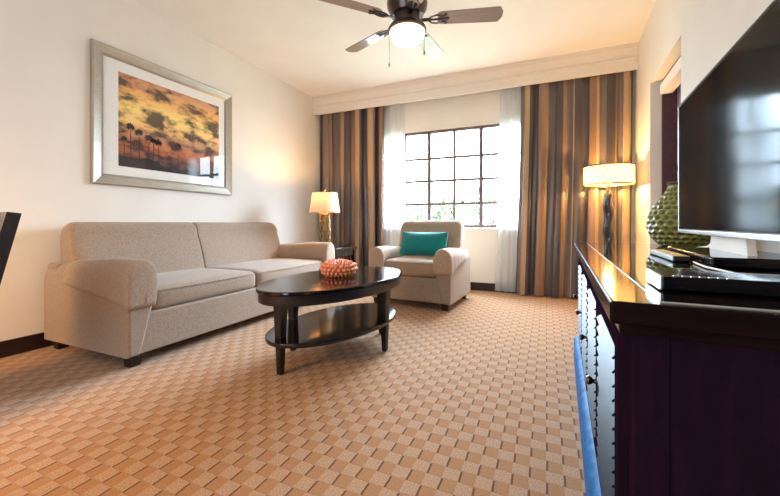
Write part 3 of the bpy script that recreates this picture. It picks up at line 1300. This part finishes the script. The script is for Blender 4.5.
for k, ang in enumerate((229, 158, 86, 17, 302)):
    a = R(ang)
    pivot = bpy.data.objects.new('blade', None)
    bm = B()
    n = 20
    out = []
    for i in range(n + 1):
        t = i / n
        x = .215 + .445 * t
        w = .056 + .012 * t
        if t > .93:
            w *= math.sqrt(max(.02, 1 - ((t - .93) / .075) ** 2))
        if t < .06:
            w *= .75 + .25 * t / .06
        out.append((x, w))
    top_, bot_ = [], []
    pts = [(x, w) for x, w in out] + [(x, -w) for x, w in reversed(out)]
    prism(bm, pts, -.004, .004, 'z', .0015, 1)
    bl = mesh_obj('blade', bm, M['blade'], fan)
    bl.rotation_euler = Matrix.Rotation(a, 3, 'Z').to_euler()
    bl.rotation_euler = (Matrix.Rotation(a, 3, 'Z') @ Matrix.Rotation(R(-12), 3, 'X')).to_euler()
    bl.location = (0, 0, BZ)
    bpy.data.objects.remove(pivot)
    # scrolled iron bracket
    bm = B()
    box(bm, .10, .17, -.014, .014, -.012, -.005, .002)
    for s in (-1, 1):
        tube(bm, [(.15, s * .006, -.009), (.175, s * .030, -.011), (.21, s * .038, -.009), (.245, s * .022, -.008), (.26, s * .028, -.008), (.275, s * .040, -.007)], .006, 6)
        lathe(bm, [(0, -.012), (.009, -.011), (.009, -.005), (0, -.005)], 10, .272, s * .04)
    tube(bm, [(.15, 0, -.009), (.20, 0, -.010), (.285, 0, -.007)], .007, 6)
    lathe(bm, [(0, -.013), (.010, -.012), (.010, -.005), (0, -.005)], 10, .285, 0)
    mesh_obj('bracket', bm, M['iron'], bl)
for (dx, dy, ln) in ((-.118, -.048, .22), (.112, .045, .14)):
    bm = B()
    tube(bm, [(dx, dy, 2.225), (dx, dy, 2.225 - ln)], .0016, 5)
    lathe(bm, [(0, 2.225 - ln - .035), (.005, 2.225 - ln - .03), (.006, 2.225 - ln - .012), (.002, 2.225 - ln), (0, 2.225 - ln + .002)], 10, dx, dy)
    mesh_obj('pull_chain', bm, M['iron'], fan)
l = bpy.data.lights.new('fan_light', 'POINT'); l.energy = 2; l.color = (1, .86, .68); l.shadow_soft_size = .09
lo = bpy.data.objects.new('fan_light', l); lo.location = (0, 0, 2.02); lo.parent = fan; COL.objects.link(lo)

# ------------------------------------------------------------------ console along the right wall
CA = R(-2.1)
con = thing('media_console', 'dark espresso media console with louvered doors along the right wall', 'console', (.092, .653, 0), CA)
# local: y runs along the front (0 near .. L far), x into the wall
L, DP, ZT = 1.88, .56, .74
bm = B(); box(bm, 0, DP, 0, L, ZT - .038, ZT - .002, .005, 3)
box(bm, .014, DP - .004, .014, L - .014, ZT - .056, ZT - .038, .004)
for f_ in bm.faces:
    f_.normal_update()
    f_.material_index = 0 if f_.normal.z > .9 else 1
mesh_obj('top', bm, [M['espresso'], M['espresso_edge']], con)
bm = B(); box(bm, .068, DP - .02, .02, L - .02, ZT - .002, ZT, 0, 1)
for f_ in bm.faces:
    c = f_.calc_center_median()
    if c.z < ZT - .0005:
        f_.material_index = 1
o = mesh_obj('glass_sheet', bm, [M['topglass'], M['glassedge']], con, smooth=False)
bm = B(); box(bm, .045, DP - .01, .040, L - .04, .07, ZT - .058, .003)
mesh_obj('carcass', bm, M['espresso_side'], con)
for y in (.040, L - .04 - .05):
    bm = B(); box(bm, .036, .085, y - .004, y + .05, .07, ZT - .056, .004)
    mesh_obj('corner_post', bm, M['espresso_side'], con)
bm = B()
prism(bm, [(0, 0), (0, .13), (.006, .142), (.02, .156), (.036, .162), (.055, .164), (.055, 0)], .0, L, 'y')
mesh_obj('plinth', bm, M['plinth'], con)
bm = B(); box(bm, .05, DP - .02, .02, L - .02, 0, .16)
mesh_obj('plinth_core', bm, M['espresso_side'], con, smooth=False)
nd = 4
y0d, y1d = .095, L - .095
dw = (y1d - y0d) / nd
for i in range(nd):
    a, b = y0d + dw * i + .004, y0d + dw * (i + 1) - .004
    z0, z1 = .172, ZT - .07
    fx = .022
    bm = B()
    st = .045
    box(bm, fx, .046, a, a + st, z0, z1, .003)
    box(bm, fx, .046, b - st, b, z0, z1, .003)
    box(bm, fx, .046, a + st - .002, b - st + .002, z0, z0 + st, .003)
    box(bm, fx, .046, a + st - .002, b - st + .002, z1 - st, z1, .003)
    nl = 15
    for k in range(nl):
        zc = z0 + st + (z1 - z0 - 2 * st) * (k + .5) / nl
        hz = .0085
        prism(bm, [(.017, zc - hz), (.020, zc - hz - .003), (.036, zc + hz - .003), (.033, zc + hz)], a + st - .001, b - st + .001, 'y', mi=1)
    d = mesh_obj('door', bm, [M['espresso_side'], M['louver']], con)
    for kk in ([b - .022] if i in (0, 2) else [a + .022] if False else [b - .022]):
        bm = B()
        zc = .42
        prof = [(0, 0), (.006, 0), (.005, -.010), (.010, -.016), (.013, -.022), (.010, -.028), (0, -.030)]
        lathe(bm, prof, 16)
        for v in bm.verts:
            x, y, z = v.co
            v.co = (fx + z, kk + y, zc + x)
        mesh_obj('knob', bm, M['knob'], d)

# ------------------------------------------------------------------ things on the console
ZC = ZT
vase = thing('vase', 'olive green dimpled bulbous vase on the console behind the television', 'vase', (.643, 2.30, ZC))
bm = B()
relief_lathe(bm, smoothprof([(.080, .002), (.105, .018), (.138, .066), (.146, .120), (.133, .178), (.099, .235), (.068, .278), (.056, .306), (.058, .318)]), 0, 13, 22, .012, False, 170, 110)
mesh_obj('body', bm, M['green'], vase)
bm = B(); lathe(bm, [(.054, .314), (.062, .322), (.065, .328), (.058, .332), (.050, .327), (.048, .29)], 40, cap=False)
mesh_obj('rim', bm, M['green'], vase)

tv = thing('television', 'large black flat screen television on the console', 'television', (.518, 1.475, ZC), R(-3.6))
TWd, THt, TZ = .95, .555, .078
bm = B(); box(bm, -.012, .030, -TWd / 2, TWd / 2, TZ, TZ + THt, .004)
box(bm, .028, .055, -TWd / 2 + .12, TWd / 2 - .12, TZ + .04, TZ + THt - .12, .01)
mesh_obj('panel', bm, M['black'], tv)
bm = B(); box(bm, -.0135, -.0115, -TWd / 2 + .010, TWd / 2 - .010, TZ + .018, TZ + THt - .010)
mesh_obj('screen', bm, M['screen'], tv, smooth=False)
bm = B(); box(bm, -.0155, -.006, -TWd / 2, TWd / 2, TZ, TZ + .014, .002)
box(bm, -.0155, -.004, TWd / 2 - .003, TWd / 2 + .001, TZ, TZ + THt, .001)
mesh_obj('bezel_strip', bm, M['silver'], tv)
bm = B(); box(bm, -.014, -.010, -TWd / 2, -TWd / 2 + .006, TZ + .014, TZ + THt); box(bm, -.014, -.010, TWd / 2 - .006, TWd / 2, TZ + .014, TZ + THt)
box(bm, -.014, -.010, -TWd / 2, TWd / 2, TZ + THt - .006, TZ + THt)
mesh_obj('bezel', bm, M['black'], tv, smooth=False)
bm = B(); prism(bm, [(-.16, .026), (.16, .026), (.135, TZ + .02), (-.135, TZ + .02)], .008, .030, 'x', .003)
mesh_obj('neck', bm, M['neck'], tv)
bm = B(); box(bm, -.095, .13, -.255, .255, 0, .028, .006, 3)
mesh_obj('base', bm, M['blackgloss'], tv)

rc = thing('remote_control', 'slim dark remote control with a gold face lying by the television foot', 'remote control', (.385, 1.52, ZC), R(-2))
bm = B(); box(bm, -.022, .022, -.165, .165, .0005, .018, .005, 3); mesh_obj('body', bm, M['black'], rc)
bm = B(); box(bm, -.013, .021, -.160, .150, .0175, .0195, .001); mesh_obj('face', bm, M['gold'], rc)
bm = B()
for k in range(8):
    box(bm, -.0185, -.0145, -.14 + .03 * k, -.125 + .03 * k, .0175, .0205)
mesh_obj('buttons', bm, M['cord'], rc, smooth=False)

mp = thing('media_player', 'flat black media player with a silver end at the front of the console', 'media player', (.183, .768, ZC), R(-2))
bm = B(); box(bm, .004, .38, 0, .115, .003, .027, .003); mesh_obj('body', bm, M['blackgloss'], mp)
bm = B(); box(bm, 0, .006, .002, .113, .002, .028, .002); mesh_obj('end_cap', bm, M['silver'], mp)
bm = B()
for k in range(7):
    box(bm, .022 + .012 * k, .030 + .012 * k, .006, .012, .0265, .0282)
mesh_obj('buttons', bm, M['silver'], mp, smooth=False)
bm = B(); box(bm, .20, .30, -.002, .003, .010, .015); mesh_obj('disc_slot', bm, M['silver'], mp, smooth=False)

bm = B()
pts = []
ctrl = [(.40, 1.33), (.385, 1.20), (.395, 1.08), (.40, .95), (.40, .888)]
for i in range(len(ctrl) - 1):
    for k in range(6):
        t = k / 6
        pts.append((ctrl[i][0] * (1 - t) + ctrl[i + 1][0] * t, ctrl[i][1] * (1 - t) + ctrl[i + 1][1] * t, ZC + .0045))
pts.append((*ctrl[-1], ZC + .0045))
tube(bm, pts, .0028, 6)
tag(mesh_obj('cord', bm, M['cord']), 'thin white cord between the media player and the television foot', 'cord')

# ------------------------------------------------------------------ dark chair at the left edge
ch = thing('dining_chair', 'dark wooden chair with a slanted back at the left edge', 'chair', (-2.41, .485, 0), 0)
# local: faces -y, back at +y
sw = .22
bm = B(); box(bm, -sw, sw, -.22, .20, .42, .465, .015, 3); mesh_obj('seat', bm, M['chairwood'], ch)
for sx in (-1, 1):
    bm = B(); tapered_leg(bm, sx * (sw - .03), -.19, 0, .42, .016, .022); mesh_obj('leg', bm, M['chairwood'], ch)
    bm = B(); tapered_leg(bm, sx * (sw - .025), .18, 0, .43, .016, .023, 0, .02); mesh_obj('leg', bm, M['chairwood'], ch)
bm = B()
nx, nz = 12, 12
g0, g1 = [], []
for i in range(nx + 1):
    u = -1 + 2 * i / nx
    c0, c1 = [], []
    for j in range(nz + 1):
        t = j / nz
        z = .44 + .47 * t
        y = .19 + .105 * t + .03 * (1 - u * u)
        c0.append(bm.verts.new((u * sw, y, z)))
        c1.append(bm.verts.new((u * sw, y + .05, z - .006)))
    g0.append(c0); g1.append(c1)
for i in range(nx):
    for j in range(nz):
        bm.faces.new((g0[i][j], g0[i + 1][j], g0[i + 1][j + 1], g0[i][j + 1]))
        bm.faces.new((g1[i][j], g1[i][j + 1], g1[i + 1][j + 1], g1[i + 1][j]))
    bm.faces.new((g0[i][nz], g0[i + 1][nz], g1[i + 1][nz], g1[i][nz]))
    bm.faces.new((g0[i][0], g1[i][0], g1[i + 1][0], g0[i + 1][0]))
for j in range(nz):
    bm.faces.new((g0[0][j], g0[0][j + 1], g1[0][j + 1], g1[0][j]))
    bm.faces.new((g0[nx][j], g1[nx][j], g1[nx][j + 1], g0[nx][j + 1]))
mesh_obj('backrest', bm, M['chairwood'], ch)

# ------------------------------------------------------------------ outside
bm = B(); box(bm, -40, 40, 5.2, 60, -3.2, -3)
struct(mesh_obj('ground', bm, M['ground'], smooth=False))


def tree(x, y, h, rad, label, seed):
    rnd = random.Random(seed)
    t = thing('tree', label, 'tree', (x, y, -3), 0, 'trees outside the window')
    bm = B(); tube(bm, [(0, 0, 0), (.05, .02, h * .3), (-.04, .03, h * .62)], [.16, .12, .07], 9)
    mesh_obj('trunk', bm, M['bark'], t)
    bm = B()
    for c in range(16):
        a, rr = rnd.uniform(0, 2 * PI), rad * rnd.uniform(0, .62)
        cc = Vector((rr * math.cos(a), rr * math.sin(a), h * rnd.uniform(.58, .86)))
        cr = rad * rnd.uniform(.32, .5)
        for k in range(95):
            d = Vector((rnd.gauss(0, 1), rnd.gauss(0, 1), rnd.gauss(0, 1))).normalized() * cr * rnd.uniform(.6, 1)
            p = cc + d
            u = Vector((rnd.gauss(0, 1), rnd.gauss(0, 1), rnd.gauss(0, 1))).normalized()
            w = u.cross(d).normalized()
            s = rnd.uniform(.10, .2)
            vs = [bm.verts.new(p - u * s), bm.verts.new(p + w * s * .5), bm.verts.new(p + u * s), bm.verts.new(p - w * s * .5)]
            bm.faces.new(vs)
    mesh_obj('crown', bm, M['leaf'], t, smooth=False, recalc=False)


for i, (x, y, h, rad, lb) in enumerate(((-10.2, 19, 5.8, 1.5, 'pale tree outside at the left end of the window'),
                                        (-6.9, 17, 5.5, 1.35, 'pale tree outside seen just above the armchair back'),
                                        (-4.1, 16, 5.3, 1.3, 'pale tree outside the middle of the window'),
                                        (-1.4, 15, 5.3, 1.3, 'pale tree outside the lower right panes of the window'))):
    tree(x, y, h, rad, lb, 20 + i)
hd = thing('hedge', 'long pale hedge outside behind the trees', 'hedge', (-7, 23, -3))
bm = B()
rnd = random.Random(5)
for k in range(5200):
    x, t = rnd.uniform(-9, 9), rnd.random()
    hh_ = 5.35 + .35 * noise.noise(Vector((x * .7, 0, 0))) + .15 * noise.noise(Vector((x * 2.3, 4, 0)))
    p = Vector((x, rnd.uniform(-.6, .6), .1 + (hh_ - .1) * t ** .6))
    u = Vector((rnd.gauss(0, 1), rnd.gauss(0, 1), rnd.gauss(0, 1))).normalized()
    w = u.orthogonal().normalized()
    q = rnd.uniform(.12, .24)
    bm.faces.new([bm.verts.new(p - u * q), bm.verts.new(p + w * q * .5), bm.verts.new(p + u * q), bm.verts.new(p - w * q * .5)])
mesh_obj('foliage', bm, M['leaf'], hd, smooth=False, recalc=False)
